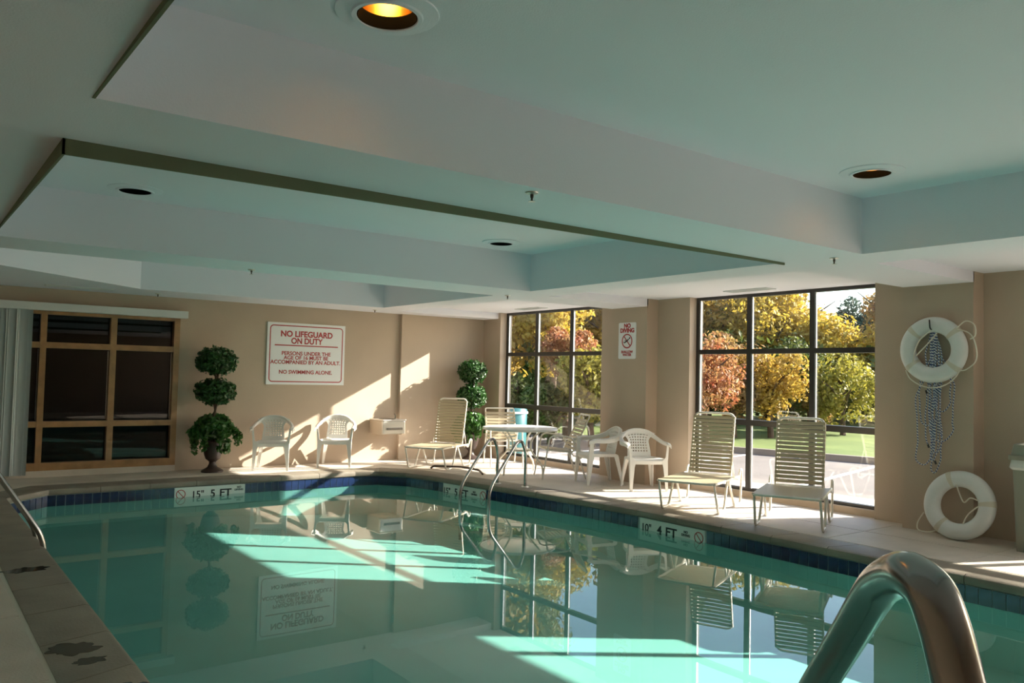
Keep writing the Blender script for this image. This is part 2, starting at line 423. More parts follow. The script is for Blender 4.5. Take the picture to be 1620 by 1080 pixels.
# waterline tiles
marks = {}
MK = [('back', (2.98,11.3), (3.92,11.3)), ('right', (6.88,5.62), (6.88,6.56)), ('far', (6.575,9.20), (6.44,10.08))]
def in_mark(p):
    for nm, a, b_ in MK:
        if nm == 'back' and p.y > 11.2 and a[0]-.02 < p.x < b_[0]+.02: return True
        if nm == 'right' and p.x > 6.8 and a[1]-.02 < p.y < b_[1]+.02: return True
        if nm == 'far' and p.x > 6.3 and a[1]-.02 < p.y < b_[1]+.02: return True
    return False
tg = MB(); cnt = 0; rest = MB()
tb = MB().box(-.047,0,-.047,.047,.008,.047); tbm = None
alltiles = []
for i in range(n):
    A, B_ = Vector(PO[i]), Vector(PO[(i+1)%n]); L = (B_-A).length; k = max(1, round(L/.10)); d = (B_-A)/k
    nin = Vector((-d.y,d.x)).normalized(); ang = math.atan2(d.y, d.x)
    tg.add([(*(A+nin*.004),-.085),(*(B_+nin*.004),-.085),(*(B_+nin*.004),-.222),(*(A+nin*.004),-.222)], [(0,1,2,3)])
    for j in range(k):
        for row in range(1):
            c = A + d*(j+.5)
            if in_mark(c): continue
            alltiles.append((c, nin, ang, -.153, d.length))
def vis(t): c = t[0]; return (c.y > 2.2 and c.x > 5.9 or c.y > 10.7) and t[3] > -.2
pbuild(tg, 'tile_grout', M['tgrout'])
cnt = 0; proto_tile = None
for (c, nin, ang, z_, dl) in sorted(alltiles, key=lambda t: (not vis(t), t[0].length)):
    if vis((c,nin,ang,z_,dl)) and cnt < 295:
        if proto_tile is None:
            proto_tile = MB().box(-.046,0,-.064,.046,.012,.064).build('waterline_tile', M['tile'], pool); o = proto_tile
        else:
            o = proto_tile.copy(); C.objects.link(o)
        o.location = (c.x-3.9, c.y-5, z_); o.rotation_euler = (0,0,ang); cnt += 1
    else:
        mt = Matrix.Translation((c.x,c.y,z_)) @ Matrix.Rotation(ang,4,'Z')
        q = MB().box(-.046,0,-.064,.046,.012,.064).xf(mt); rest.add(q.v, q.f)
tag(pbuild(rest, 'tile_row', M['tile']), kind='stuff')
def no_dive_symbol(parent, mtx, r, m1=M['red'], fig=True):
    b = MB(); seg = 28; t = .17*r
    vs_ = []
    for k in range(seg):
        a = 2*pi*k/seg
        vs_ += [(r*cos(a),r*sin(a),.001),((r-t)*cos(a),(r-t)*sin(a),.001)]
    b.add(vs_, [(2*k,2*((k+1)%seg),2*((k+1)%seg)+1,2*k+1) for k in range(seg)])
    q = MB().box(-r+t/2,-t*.45,.0008,r-t/2,t*.45,.0014).xf(Matrix.Rotation(R(-48),4,'Z')); b.add(q.v,q.f)
    b.xf(mtx).build('prohibition_ring', m1, parent)
    if fig:
        f = MB(); s_ = r/.5
        pth = [(-.26*s_,-.12*s_),(-.05*s_,-.02*s_),(.16*s_,.14*s_)]
        f.tube([(x,y,.0006) for x,y in pth], [.05*s_*.6,.07*s_*.6,.05*s_*.6], 6)
        f.tube([(-.05*s_,-.02*s_,.0006),(-.2*s_,.06*s_,.0006)], .025*s_, 5); f.tube([(-.26*s_,-.12*s_,.0006),(-.34*s_,-.06*s_,.0006)],.02*s_,5)
        q = MB().lathe([(0,.0005),(.06*s_,.0005),(.06*s_,.001),(0,.001)], (.24*s_,.2*s_,0), 12); f.add(q.v,q.f)
        f.xf(mtx).build('diver_figure', M['black'], parent)
def marker(name_lbl, a, b_, order):
    A, B_ = Vector(a), Vector(b_); mid = (A+B_)/2; d = (B_-A); L = d.length; nrm = Vector((-d.y,d.x)).normalized()
    # frame: x along viewing-right, y up, z towards the water
    if order == 'back': ex = Vector((1,0,0)); ez = Vector((0,-1,0))
    elif order == 'right': ex = Vector((0,-1,0)); ez = Vector((-1,0,0))
    else: ex = Vector((B_-A).to_3d()).normalized()*-1; ez = Vector((-abs(ex.y), -(-ex.x) if False else ex.x, 0)).normalized()
    mt = Matrix((ex, Vector((0,0,1)), ez)).transposed().to_4x4(); mt.translation = (mid.x, mid.y, -.165); mt = inv @ mt
    q = MB(); k = 6
    pan = MB().box(-L/2,-.085,-.02,L/2,.075,.013).xf(mt).build('depth_marker', M['wtile'], pool)
    pan['label'] = name_lbl
    tz = lambda x: mt @ Matrix.Translation((x,-.028,.0145))
    if order == 'back':
        no_dive_symbol(pan, mt @ Matrix.Translation((-.39,-.012,.0145)), .062, fig=False)
        text('15"', .125, 'lettering', M['black'], pan, tz(-.17), .002); text('5', .135, 'lettering', M['black'], pan, tz(.03), .003)
        text('FT', .135, 'lettering', M['black'], pan, tz(.20), .003, sx=1.15); text('NO\nDIVING', .036, 'lettering', M['black'], pan, mt @ Matrix.Translation((.385,.02,.0145)), .001)
    else:
        no_dive_symbol(pan, mt @ Matrix.Translation((.39,-.012,.0145)), .062, fig=False)
        text('10"' if order == 'right' else '15"', .115, 'lettering', M['black'], pan, tz(-.37), .002)
        text('4' if order == 'right' else '5', .135, 'lettering', M['black'], pan, tz(-.17), .003)
        text('FT', .135, 'lettering', M['black'], pan, tz(.0), .003, sx=1.15); text('NO\nDIVING', .036, 'lettering', M['black'], pan, mt @ Matrix.Translation((.21,.0,.0145)), .001)
marker('white depth marker on the far wall of the pool', (2.98,11.3), (3.92,11.3), 'back')
marker('white depth marker below the strap loungers', (6.88,5.62), (6.88,6.56), 'right')
marker('white depth marker behind the pool ladder', (6.58,9.20), (6.44,10.08), 'far')
# water body
b = MB(); wi = offset(PO, -.001)
b.add([(x,y,WZ) for x,y in PO], [tuple(range(n))])
water = b.build('pool_water', M['water']); tag(water, 'still teal pool water mirroring the windows and the sign', 'water', kind='stuff')
# wet splashes on the near coping
PD = [((.80,4.86,.125,.10),'dark wet splash on the near coping, the broadest one'),((.84,4.62,.085,.045),'small dark wet splash on the coping just nearer than the broad one'),
      ((.90,4.12,.10,.10),'dark wet splash on the coping at the bottom edge of the picture'),((.80,6.9,.13,.09),'faint wet patch on the coping towards the left handrail')]
for k, ((cx_, cy_, ra, rb), lb_) in enumerate(PD):
    rnd = random.Random(k+5); poly = []; ph = [rnd.uniform(0,6) for _ in range(4)]
    for j in range(48):
        a = 2*pi*j/48; r = 1+.16*sin(2*a+ph[0])+.12*sin(5*a+ph[1])+.09*sin(9*a+ph[2])+.05*sin(14*a+ph[3]); poly.append((cx_+r*ra*cos(a), cy_+r*rb*sin(a)))
    tag(MB().prism(poly, 0.0002, .0014).build('puddle', M['wet']), lb_, 'puddle')

# ------------------------------------------------------------------ windows of the window wall
def window(idx, y0, y1):
    t = empty('window_%d' % idx, (XF,(y0+y1)/2,.08)); tag(t, kind='structure')
    off = Matrix.Translation((-XF,-(y0+y1)/2,-.08))
    def bl(b, name, m, parent=t): return b.xf(off).build(name, m, parent)
    x0, x1 = XF-.03, XF+.05; w_ = .055
    for nm, bx in (('head_rail',(x0,y0,ZR-.04,x1,y1,ZR)),('sill_rail',(x0,y0,.078,x1,y1,.115)),
                   ('side_rail',(x0,y0,.115,x1,y0+.05,ZR-.04)),('side_rail',(x0,y1-.05,.115,x1,y1,ZR-.04))):
        bl(MB().box(*bx), nm, M['bronze'])
    pitch = (y1-y0)/3
    my = [y0+.88, y0+1.80] if idx != 3 else [1.42, 2.35]
    for y in my:
        bl(MB().box(x0,y-.032,.115,x1-.02,y+.032,ZR-.04), 'mullion', M['bronze'])
    zb = [(.925,1.0),(1.862,1.925)] if idx != 3 else [(.925,1.0),(2.26,2.46)]
    ycols = [(y0+.05,my[0]-.032),(my[0]+.032,my[1]-.032),(my[1]+.032,y1-.05)]
    if idx == 3: bl(MB().box(x0,y0,2.30,x1,y1,ZR-.04), 'added_light_stop', M['bronze'])  # unseen panel added to lower the head and cut the sun patch
    for za, zc in zb:
        for ya, yc in ycols: bl(MB().box(x0,ya,za,x1,yc,zc), 'transom', M['bronze'])
    for za, zc in ((.115,zb[0][0]),(zb[0][1],zb[1][0]),(zb[1][1],ZR-.04)):
        for ya, yc in ycols:
            bl(MB().box(XF+.004,ya,za,XF+.010,yc,zc), 'pane', M['glass'])
            bl(MB().box(XF-.022,yc-.022,za,XF-.002,yc,zc), 'glazing_bead', M['edge'])
for i,(a,b) in enumerate(WIN[::-1]): window(i+1, a, b)

# lobby window: timber grid with dark glass
t = empty('window_5', (1.6,YB,0)); tag(t, kind='structure')
off = Matrix.Translation((-1.6,-YB,0))
def bl(b, name, m, parent=t, **k): return b.xf(off).build(name, m, parent, **k)
y0, y1 = YB-.03, YB+.09
bl(MB().box(-.2,y0-.004,0,3.28,YB+.09,.085), 'threshold', M['deck'])
posts = [(-.2,-.1),(.62,.70),(1.49,1.565),(2.35,2.43),(3.20,3.28)]
for a, b in posts: bl(MB().box(a,y0,0,b,y1,2.26), 'post', M['wood'])
rails = [(.085,.19),(.665,.745),(1.735,1.815),(2.19,2.26)]
for (a,b),(c,d) in zip(posts[:-1],posts[1:]):
    for e, f in rails: bl(MB().box(b,y0+.005,e,c,y1,f), 'rail', M['wood'])
    for (e0,e1),(f0,f1) in zip(rails[:-1],rails[1:]):
        bl(MB().box(b,YB+.075,e1,c,YB+.081,f0), 'pane', M['dglass'])
    if b > .5: bl(MB().tube([(c-.006,YB+.062,.76),(c-.006,YB+.062,1.72)], .011, 8), 'glazing_bead', M['chromebead'], smooth=True)
# vertical blind: headrail and stacked slats
vb = empty('vertical_blind', (1.5,YB-.1,0), 0, 'white vertical blind with slats stacked left of the timber window', 'blind')
off2 = Matrix.Translation((-1.5,-(YB-.1),0))
MB().box(-.3,YB-.14,2.235,3.36,YB-.03,2.34).xf(off2).build('headrail', M['railw'], vb, bevel=.004)
MB().box(-.3,YB-.03,2.26,3.3,YB,2.32).xf(off2).build('bracket', M['railw'], vb)
rnd = random.Random(4)
for k in range(14):
    x = .62+.056*k; a = R(rnd.choice((14,38,-16,24))+rnd.uniform(-8,8)); w_ = .042; sl = MB(); vv = []
    for zz in (.04,2.235):
        for u_ in (-1,-.5,0,.5,1): vv.append((x+w_*u_*cos(a)-sin(a)*.010*(1-u_*u_), YB-.085+w_*u_*sin(a)+cos(a)*.010*(1-u_*u_), zz))
        for u_ in (1,.5,0,-.5,-1): vv.append((x+w_*u_*cos(a)-sin(a)*(.010*(1-u_*u_)-.002), YB-.085+w_*u_*sin(a)+cos(a)*(.010*(1-u_*u_)-.002), zz))
    sl.add(vv, [(j,(j+1)%10,10+(j+1)%10,10+j) for j in range(10)]+[tuple(range(10)),tuple(range(19,9,-1))])
    sl.xf(off2).build('slat', M['blind'], vb, smooth=True)

# ------------------------------------------------------------------ recessed lights
def downlight(x, y, label, lit):
    t = empty('ceiling_light', (x,y,ZC), 0, label, 'ceiling light', 'recessed lights in the ceiling coffers')
    MB().lathe([(.122,0),(.215,0),(.213,-.006),(.150,-.014),(.145,-.022),(.128,-.022),(.122,-.012)], seg=48, closed=True).build('trim_ring', M['ceil'], t, smooth=True)
    MB().lathe([(.124,.0),(.124,-.018),(.121,-.018),(.114,.036),(.119,.036),(.124,.0)], seg=40).build('baffle', M['baffle'], t, smooth=True)
    MB().lathe([(.114,.034),(.109,.10),(.09,.15),(.05,.185),(0.001,.195),(0.001,.20),(.055,.19),(.095,.155),(.114,.10),(.119,.034)], seg=40).build('reflector', M['gold'] if lit else M['baffle'], t, smooth=True)
    MB().lathe([(.001,.06),(.022,.065),(.036,.085),(.036,.105),(.020,.135),(.016,.18),(.001,.18)], seg=20).build('bulb', M['bulb'] if lit else M['baffle'], t, smooth=True)
downlight(*LIGHTS[0], 'largest recessed ceiling light, glowing gold at the top of the picture', True)
downlight(*LIGHTS[1], 'glowing recessed ceiling light in the near coffer on the right', True)
downlight(*LIGHTS[2], 'recessed light in the middle coffer, far left, its dark opening showing', False)
downlight(*LIGHTS[3], 'small recessed light with dark opening in the middle coffer, right end', False)

# sprinklers
def sprinkler(x, y, label, z=ZS):
    t = empty('sprinkler_head', (x,y,z), 0, label, 'sprinkler', 'sprinkler heads under the soffit')
    MB().lathe([(.001,0),(.038,0),(.036,-.006),(.016,-.012),(.001,-.012)], seg=24).build('escutcheon', M['steelb'], t, smooth=True)
    MB().lathe([(.001,-.012),(.010,-.012),(.009,-.03),(.006,-.032),(.006,-.05),(.001,-.05)], seg=12).build('nozzle', M['brown'], t, smooth=True)
    MB().lathe([(.001,-.05),(.020,-.05),(.020,-.053),(.001,-.053)], seg=16).build('deflector', M['steelb'], t)
sprinkler(2.81,3.56,'sprinkler head on the nearest beam, above the centre of the picture')
sprinkler(6.15,3.72,'sprinkler head near the right end of the nearest beam')
sprinkler(2.86,8.28,'sprinkler head on the second beam, left of centre')
sprinkler(6.22,8.34,'sprinkler head on the second beam, near the far window')
sprinkler(6.22,12.0,'tiny sprinkler head by the back wall above the drinking fountain')
sprinkler(2.84,12.0,'tiny sprinkler head by the back wall above the blind headrail')
def vent(x0,y0,x1,y1,z,label):
    t = empty('air_vent', ((x0+x1)/2,(y0+y1)/2,z), 0, label, 'vent', 'ceiling air vents')
    a, b = (x1-x0)/2, (y1-y0)/2; f = .02
    fr = MB().box(-a,-b,-.012,a,-b+f,0).box(-a,b-f,-.012,a,b,0).box(-a,-b+f,-.012,-a+f,b-f,0).box(a-f,-b+f,-.012,a,b-f,0)
    fr.build('vent_frame', M['railw'], t); MB().box(-a+f,-b+f,-.002,a-f,b-f,0).build('backing', M['baffle'], t)
    along_y = b > a; k = 5
    for j in range(k):
        if along_y: c = -a+f+(2*a-2*f)*(j+.5)/k; MB().box(c-.006,-b+f,-.010,c+.006,b-f,-.003).build('louvre', M['railw'], t)
        else: c = -b+f+(2*b-2*f)*(j+.5)/k; MB().box(-a+f,c-.006,-.010,a-f,c+.006,-.003).build('louvre', M['railw'], t)
vent(8.36,5.95,8.56,6.6,ZR,'long air vent in the recess above the nearer window')
vent(8.36,10.35,8.56,11.0,ZR,'long air vent in the recess above the farther window')
vent(1.45,11.85,2.25,12.0,ZS,'dark narrow air vent above the timber window')

# ------------------------------------------------------------------ signs
t = empty('lifeguard_sign', (5.265,YB,1.775), 0, 'large white sign with red lettering about lifeguard and age rules', 'sign')
MB().box(-.665,-.02,-.495,.665,0,.495).build('board', M['signw'], t, bevel=.003)
def rr_frame(w_, h_, r, th, y):
    out = []; inn = []
    for cx_, cz_, a0 in ((w_-r,h_-r,0),(-w_+r,h_-r,90),(-w_+r,-h_+r,180),(w_-r,-h_+r,270)):
        for k in range(6):
            a = R(a0+18*k); out.append((cx_+r*cos(a),cz_+r*sin(a))); inn.append((cx_+(r-th)*cos(a),cz_+(r-th)*sin(a)))
    n_ = len(out); return MB().add([(x,y,z) for x,z in out]+[(x,y,z) for x,z in inn], [(i,(i+1)%n_,n_+(i+1)%n_,n_+i) for i in range(n_)])
rr_frame(.625,.455,.06,.016,-.0212).build('border', M['red'], t)
MB().box(-.54,-.0214,.125,.54,-.0206,.142).build('rule', M['red'], t)
for s_, sz, z_, off_, sx in (('NO LIFEGUARD',.130,.315,.004,.97),('ON DUTY',.130,.205,.004,.90),('PERSONS UNDER THE',.085,.005,.0018,1.0),('AGE OF 16 MUST BE',.085,-.065,.0018,1.0),
                  ('ACCOMPANIED BY AN ADULT.',.085,-.137,.0018,1.0),('NO SWIMMING ALONE.',.085,-.295,.0018,1.0)):
    text(s_, sz, 'lettering', M['red'], t, face_Y(-.005,-.0213,z_), off_, sx=sx)
t = empty('no_diving_sign', (XP,8.43,2.055), 0, 'narrow white sign on the pier with a red no diving symbol', 'sign')
o2 = []
for cx_, cz_, a0 in ((.155,.245,0),(-.155,.245,90),(-.155,-.245,180),(.155,-.245,270)):
    for k in range(5): a = R(a0+22.5*k); o2.append((cx_+.022*cos(a), cz_+.022*sin(a)))
bb = MB(); k = len(o2)
bb.add([(-.006,y,z) for y,z in o2]+[(0,y,z) for y,z in o2], [tuple(range(k)),tuple(range(2*k-1,k-1,-1))]+[(i,(i+1)%k,k+(i+1)%k,k+i) for i in range(k)])
bb.build('board', M['signw'], t)
text('NO', .085, 'lettering', M['red'], t, face_X(-.0072,0,.218), .004); text('DIVING', .085, 'lettering', M['red'], t, face_X(-.0072,0,.148), .004)
no_dive_symbol(t, face_X(-.0072,0,-.005), .108)
text('SHALLOW', .050, 'lettering', M['red'], t, face_X(-.0072,0,-.165), .002); text('WATER', .050, 'lettering', M['red'], t, face_X(-.0072,0,-.208), .002)

# ------------------------------------------------------------------ moulded plastic chairs
def monobloc():
    t = empty('plastic_chair', (0,0,0), 0, 'white chair', 'chair', 'white moulded plastic armchairs')
    # seat pan
    nx, ny = 12, 12; top = []
    for j in range(ny+1):
        v = j/ny; y = -.235+.44*v; hw = .235-.035*v
        for i in range(nx+1):
            u_ = i/nx*2-1; z = .425 - .018*(1-u_*u_)*math.sin(pi*min(1,v*1.1)) - (.03*max(0,(.12-v)/.12)**2) + .008*(1-v)
            top.append((u_*hw, y - .015*(1-u_*u_)*(1-v)**4, z))
    W = nx+1; sm = MB()
    lo = [(x,y,z-.012) for x,y,z in top]; N_ = len(top)
    fs = []
    for j in range(ny):
        for i in range(nx):
            a = j*W+i; fs.append((a,a+1,a+W+1,a+W)); fs.append((N_+a,N_+a+W,N_+a+W+1,N_+a+1))
    bd = [i for i in range(W)]+[j*W+nx for j in range(1,ny+1)]+[ny*W+i for i in range(nx-1,-1,-1)]+[j*W for j in range(ny-1,0,-1)]
    for q in range(len(bd)): a, c = bd[q], bd[(q+1)%len(bd)]; fs.append((a,N_+a,N_+c,c))
    sm.add(top+lo, fs); 
    # apron skirt under the rim
    def skirt(pts, h):
        k_ = len(pts); return MB().add([p for p in pts]+[(x*.985,y*.985,z-h) for x,y,z in pts]+[(x*.96,y*.96,z-h) for x,y,z in pts]+[(x*.97,y*.97,z-.004) for x,y,z in pts],
            [(i,i+1,k_+i+1,k_+i) for i in range(k_-1)]+[(k_+i,k_+i+1,2*k_+i+1,2*k_+i) for i in range(k_-1)]+[(2*k_+i,2*k_+i+1,3*k_+i+1,3*k_+i) for i in range(k_-1)])
    s1 = skirt([top[i] for i in range(W)], .045); sm.add(s1.v, s1.f)
    for side in (0, nx): s2 = skirt([top[j*W+side] for j in range(ny+1)], .04); sm.add(s2.v, s2.f)
    sm.build('seat', M['plastic'], t, smooth=True)
    # backrest panel: vase shaped, curved, pierced by a diamond lattice of holes
    NX, NZ = 34, 40
    def bp(u_, v):    # u -1..1, v 0..1 ; bottom z .41 to top .80
        z = .415+.375*v
        hw = .150 + .018*math.cos(v*pi*1.0) + .115*max(0,(v-.52)/.48)**1.7
        y = .195 + .085*v + .045*(1-(u_*hw/.27)**2) - .045
        zt = z - (.05*(abs(u_)**2.4))*max(0,(v-.6)/.4)
        return Vector((u_*hw, y, zt))
    def holed(i, j):
        v = (j+.5)/NZ; u_ = (i+.5)/NX*2-1
        if not (.16 < v < .84) or abs(u_) > .78: return False
        a = (i//2) % 3 == 1 and (j//2) % 4 == 1; b_ = (i//2) % 3 == 2 and (j//2) % 4 == 3
        return (((i//2) + (j//2)) % 2 == 0) and ((i//2) % 2 == 0)
    bk = MB(); vv = []; th = .009
    for side in (0, 1):
        for j in range(NZ+1):
            for i in range(NX+1):
                p = bp(i/NX*2-1, j/NZ); vv.append((p.x, p.y+side*th, p.z))
    W2 = NX+1; N2 = W2*(NZ+1); fs = []
    keep = [[not holed(i,j) for i in range(NX)] for j in range(NZ)]
    for j in range(NZ):
        for i in range(NX):
            if not keep[j][i]: continue
            a = j*W2+i; fs.append((a,a+1,a+W2+1,a+W2)); fs.append((N2+a,N2+a+W2,N2+a+W2+1,N2+a+1))
            for (di,dj,e0,e1) in ((-1,0,a+W2,a),(1,0,a+1,a+W2+1),(0,-1,a,a+1),(0,1,a+W2+1,a+W2)):
                ii, jj = i+di, j+dj
                if ii < 0 or jj < 0 or ii >= NX or jj >= NZ or not keep[jj][ii]: fs.append((e0,e1,N2+e1,N2+e0))
    bk.add(vv, fs); bk.build('backrest', M['plastic'], t, smooth=True)
    # crown rail and arms: one band sweeping from arm to arm over the back
    key = [(-.272,-.235,.615),(-.282,-.15,.640),(-.285,-.02,.645),(-.275,.10,.665),(-.245,.20,.705),(-.17,.262,.765),(-.085,.283,.792),(0,.288,.80)]
    path = smooth_path(key+[(-x,y,z) for x,y,z in key[-2::-1]], 5)
    def band(pts, name):
        b_ = MB(); vv = []; k_ = len(pts)
        for i, p in enumerate(pts):
            s_ = abs(i/(k_-1)*2-1)           # 1 at arm fronts, 0 at crown
            inw = Vector((-p.x, -p.y-.02, 0)).normalized() if True else None
            wd = .066*s_ + .034*(1-s_); dp = .045*s_ + .085*(1-s_)
            a_ = p + inw*wd*.35; c_ = p - inw*wd*.65
            tz_ = .010
            vv += [tuple(a_+Vector((0,0,-dp*.55*(1-s_)-.006))), tuple(a_+Vector((0,0,0))), tuple(p+Vector((0,0,tz_))), tuple(c_+Vector((0,0,-.006))), tuple(c_+Vector((0,0,-dp))), tuple(c_+inw*.008+Vector((0,0,-dp))), tuple(c_+inw*.010+Vector((0,0,-.012)))]
        fs_ = []
        for i in range(k_-1):
            for q in range(7): fs_.append((i*7+q,i*7+(q+1)%7,(i+1)*7+(q+1)%7,(i+1)*7+q))
        fs_ += [tuple(range(7)), tuple((k_-1)*7+q for q in range(6,-1,-1))]
        b_.add(vv, fs_).build(name, M['plastic'], t, smooth=True)
    band(path, 'arm_and_crown')
    # legs: angle sections that taper to the foot
    def leg(sx, pts, name='leg'):
        b_ = MB(); vv = []
        for (x,y,z,a_,c_,dr) in pts:   # a_ width across x, c_ width along y
            th_ = .011
            x0 = sx*x; 
            vv += [(x0,y,z),(x0-sx*a_,y,z),(x0-sx*a_,y+dr*th_,z),(x0-sx*th_,y+dr*th_,z),(x0-sx*th_,y+dr*c_,z),(x0,y+dr*c_,z)]
        k_ = len(pts)
        b_.add(vv, [(i*6+q,i*6+(q+1)%6,(i+1)*6+(q+1)%6,(i+1)*6+q) for i in range(k_-1) for q in range(6)]+[tuple(range(6)),tuple((k_-1)*6+q for q in range(5,-1,-1))])
        b_.build(name, M['plastic'], t)
    for sx in (-1, 1):
        leg(sx, [(.262,-.262,0,.030,.034,1),(.263,-.255,.15,.045,.050,1),(.262,-.247,.32,.062,.066,1),(.262,-.242,.40,.085,.08,1),(.268,-.238,.45,.034,.062,1),(.276,-.232,.55,.028,.056,1),(.286,-.225,.622,.030,.066,1)])
        leg(sx, [(.235,.300,0,.032,.034,-1),(.225,.275,.15,.045,.048,-1),(.208,.245,.32,.06,.06,-1),(.200,.225,.415,.08,.07,-1)])
    return t
GP = 'white moulded plastic armchairs'
ch = monobloc(); chairs = [ch]+[dup(ch) for _ in range(3)]
place(chairs[0], 4.58, 12.06, -.42, -.91, 'white plastic armchair nearest the potted topiary left of the sign', GP)
place(chairs[1], 5.62, 12.05, -.50, -.87, 'sunlit white plastic armchair against the back wall below the sign', GP)
place(chairs[2], 8.04, 8.52, -.93, .36, 'white plastic armchair turned sideways beside the patio table', GP)
place(chairs[3], 8.17, 7.76, -.47, -.88, 'white plastic armchair against the pier, facing the camera', GP)

# ------------------------------------------------------------------ strap loungers
def lounger():
    t = empty('strap_lounger', (0,0,0), 0, '', 'lounger', 'beige strap loungers on cream tube frames')
    hw = .33; r = .0135; S = .345
    # front is local -y ; u measured back from the front edge
    def P(sx, u_, z): return (sx*hw, u_, z)
    fr = MB()
    pth = fillet([P(-1,1.02,S),P(-1,0,S),P(1,0,S),P(1,1.02,S)], .09, 6)
    MB().tube(pth, r, 10).build('seat_frame', M['frame'], t, smooth=True)
    for sx in (-1, 1):
        MB().tube(fillet([P(sx*.97,.04,S-.015),P(sx,.17,.013),P(sx,.40,.013),P(sx*.97,.56,S-.015)], .05, 5), r, 10).build('leg', M['frame'], t, smooth=True)
        MB().tube(fillet([P(sx*.97,.62,S-.015),P(sx,.84,.013),P(sx,1.10,.013),P(sx,1.18,S+.07),P(sx,1.10,S+.085),P(sx,1.03,S-.05),P(sx,.93,S)], .045, 5), r, 10).build('leg', M['frame'], t, smooth=True)
    # backrest: leaning slightly back, hinged at u=.93
    a = R(13); bh = .76; hb = .24
    def Q(x, s_, d=0): return (x, .95+s_*sin(a)+d*cos(a), S+.01+s_*cos(a)-d*sin(a))
    bf = MB().tube(fillet([Q(-hb-.01,-.02),Q(-hb-.01,bh),Q(hb+.01,bh),Q(hb+.01,-.02)], .085, 6), r, 10).build('backrest_frame', M['frame'], t, smooth=True)
    MB().tube([Q(-hb,.0),Q(hb,.0)], r*.9, 8).build('crossbar', M['frame'], t, smooth=True)
    for sx in (-1,1):
        MB().tube(fillet([Q(sx*.22,.36,.012),(sx*.25,1.12,S-.02),(sx*.25,1.06,S-.05)], .03, 4), .008, 6).build('prop', M['frame'], t, smooth=True)
    def strap(pts, nrm, w_, name):
        b_ = MB(); th = .004
        return b_
    # back straps wrap the frame tubes
    ns = 15
    for k in range(ns):
        s_ = .045 + (bh-.10)*k/(ns-1); w_ = .0185
        vv = []; xs_ = [-hb-.026,-hb-.02,-hb*.5,0,hb*.5,hb+.02,hb+.026]; ds = [0,-.016,-.012,-.008,-.012,-.016,0]
        for x, d in zip(xs_, ds): vv += [Q(x,s_-w_,d),Q(x,s_+w_,d),Q(x,s_+w_,d+.004),Q(x,s_-w_,d+.004)]
        k_ = len(xs_)
        MB().add(vv, [(i*4+q,i*4+(q+1)%4,(i+1)*4+(q+1)%4,(i+1)*4+q) for i in range(k_-1) for q in range(4)]+[(0,1,2,3),((k_-1)*4+3,(k_-1)*4+2,(k_-1)*4+1,(k_-1)*4)]).build('back_strap', M['strap'], t)
    ns = 18
    for k in range(ns):
        u_ = .05+.84*k/(ns-1); w_ = .0205; vv = []
        xs_ = [-hw-.016,-hw-.008,-hw*.5,0,hw*.5,hw+.008,hw+.016]; ds = [-.004,.0145,.008,.004,.008,.0145,-.004]
        for x, d in zip(xs_, ds): vv += [(x,u_-w_,S+d),(x,u_+w_,S+d),(x,u_+w_,S+d-.004),(x,u_-w_,S+d-.004)]
        k_ = len(xs_)
        MB().add(vv, [(i*4+q,i*4+(q+1)%4,(i+1)*4+(q+1)%4,(i+1)*4+q) for i in range(k_-1) for q in range(4)]+[(0,1,2,3),((k_-1)*4+3,(k_-1)*4+2,(k_-1)*4+1,(k_-1)*4)]).build('seat_strap', M['strap'], t)
    return t
GL = 'beige strap loungers on cream tube frames'
lg = lounger(); L_ = [lg, dup(lg), dup(lg)]
place(L_[0], 7.10, 6.10, -.92, -.38, 'strap lounger in front of the nearer window, left one of the pair', GL)
place(L_[1], 7.16, 4.84, -.90, -.44, 'strap lounger closest to the life rings, right one of the window pair', GL)
place(L_[2], 6.56, 10.92, -.84, -.54, 'strap lounger by the back wall beside the far potted topiary', GL)

# ------------------------------------------------------------------ patio table and strap armchairs
t = empty('patio_table', (7.72,9.95,0), 0, 'round white patio table on bent cream tube legs', 'table')
MB().lathe([(.001,.715),(.54,.715),(.575,.708),(.585,.690),(.580,.672),(.565,.668),(.565,.690),(.53,.697),(.001,.697)], seg=48).build('tabletop', M['table'], t, smooth=True)
for k in range(4):
    a = R(20+90*k); c_, s_ = cos(a), sin(a)
    MB().tube([ (x*c_,x*s_,z) for x,_,z in fillet([(.40,0,.69),(.20,0,.52),(.20,0,.36),(.42,0,.14),(.43,0,.0)], .09, 5)], .014, 10).build('leg', M['frame'], t, smooth=True)
MB().tube([(.2*cos(2*pi*k/32),.2*sin(2*pi*k/32),.36) for k in range(32)], .012, 8, closed=True).build('brace_ring', M['frame'], t, smooth=True)
MB().lathe([(.001,.37),(.19,.37),(.19,.378),(.001,.378)], seg=32).build('lower_shelf', M['table'], t)
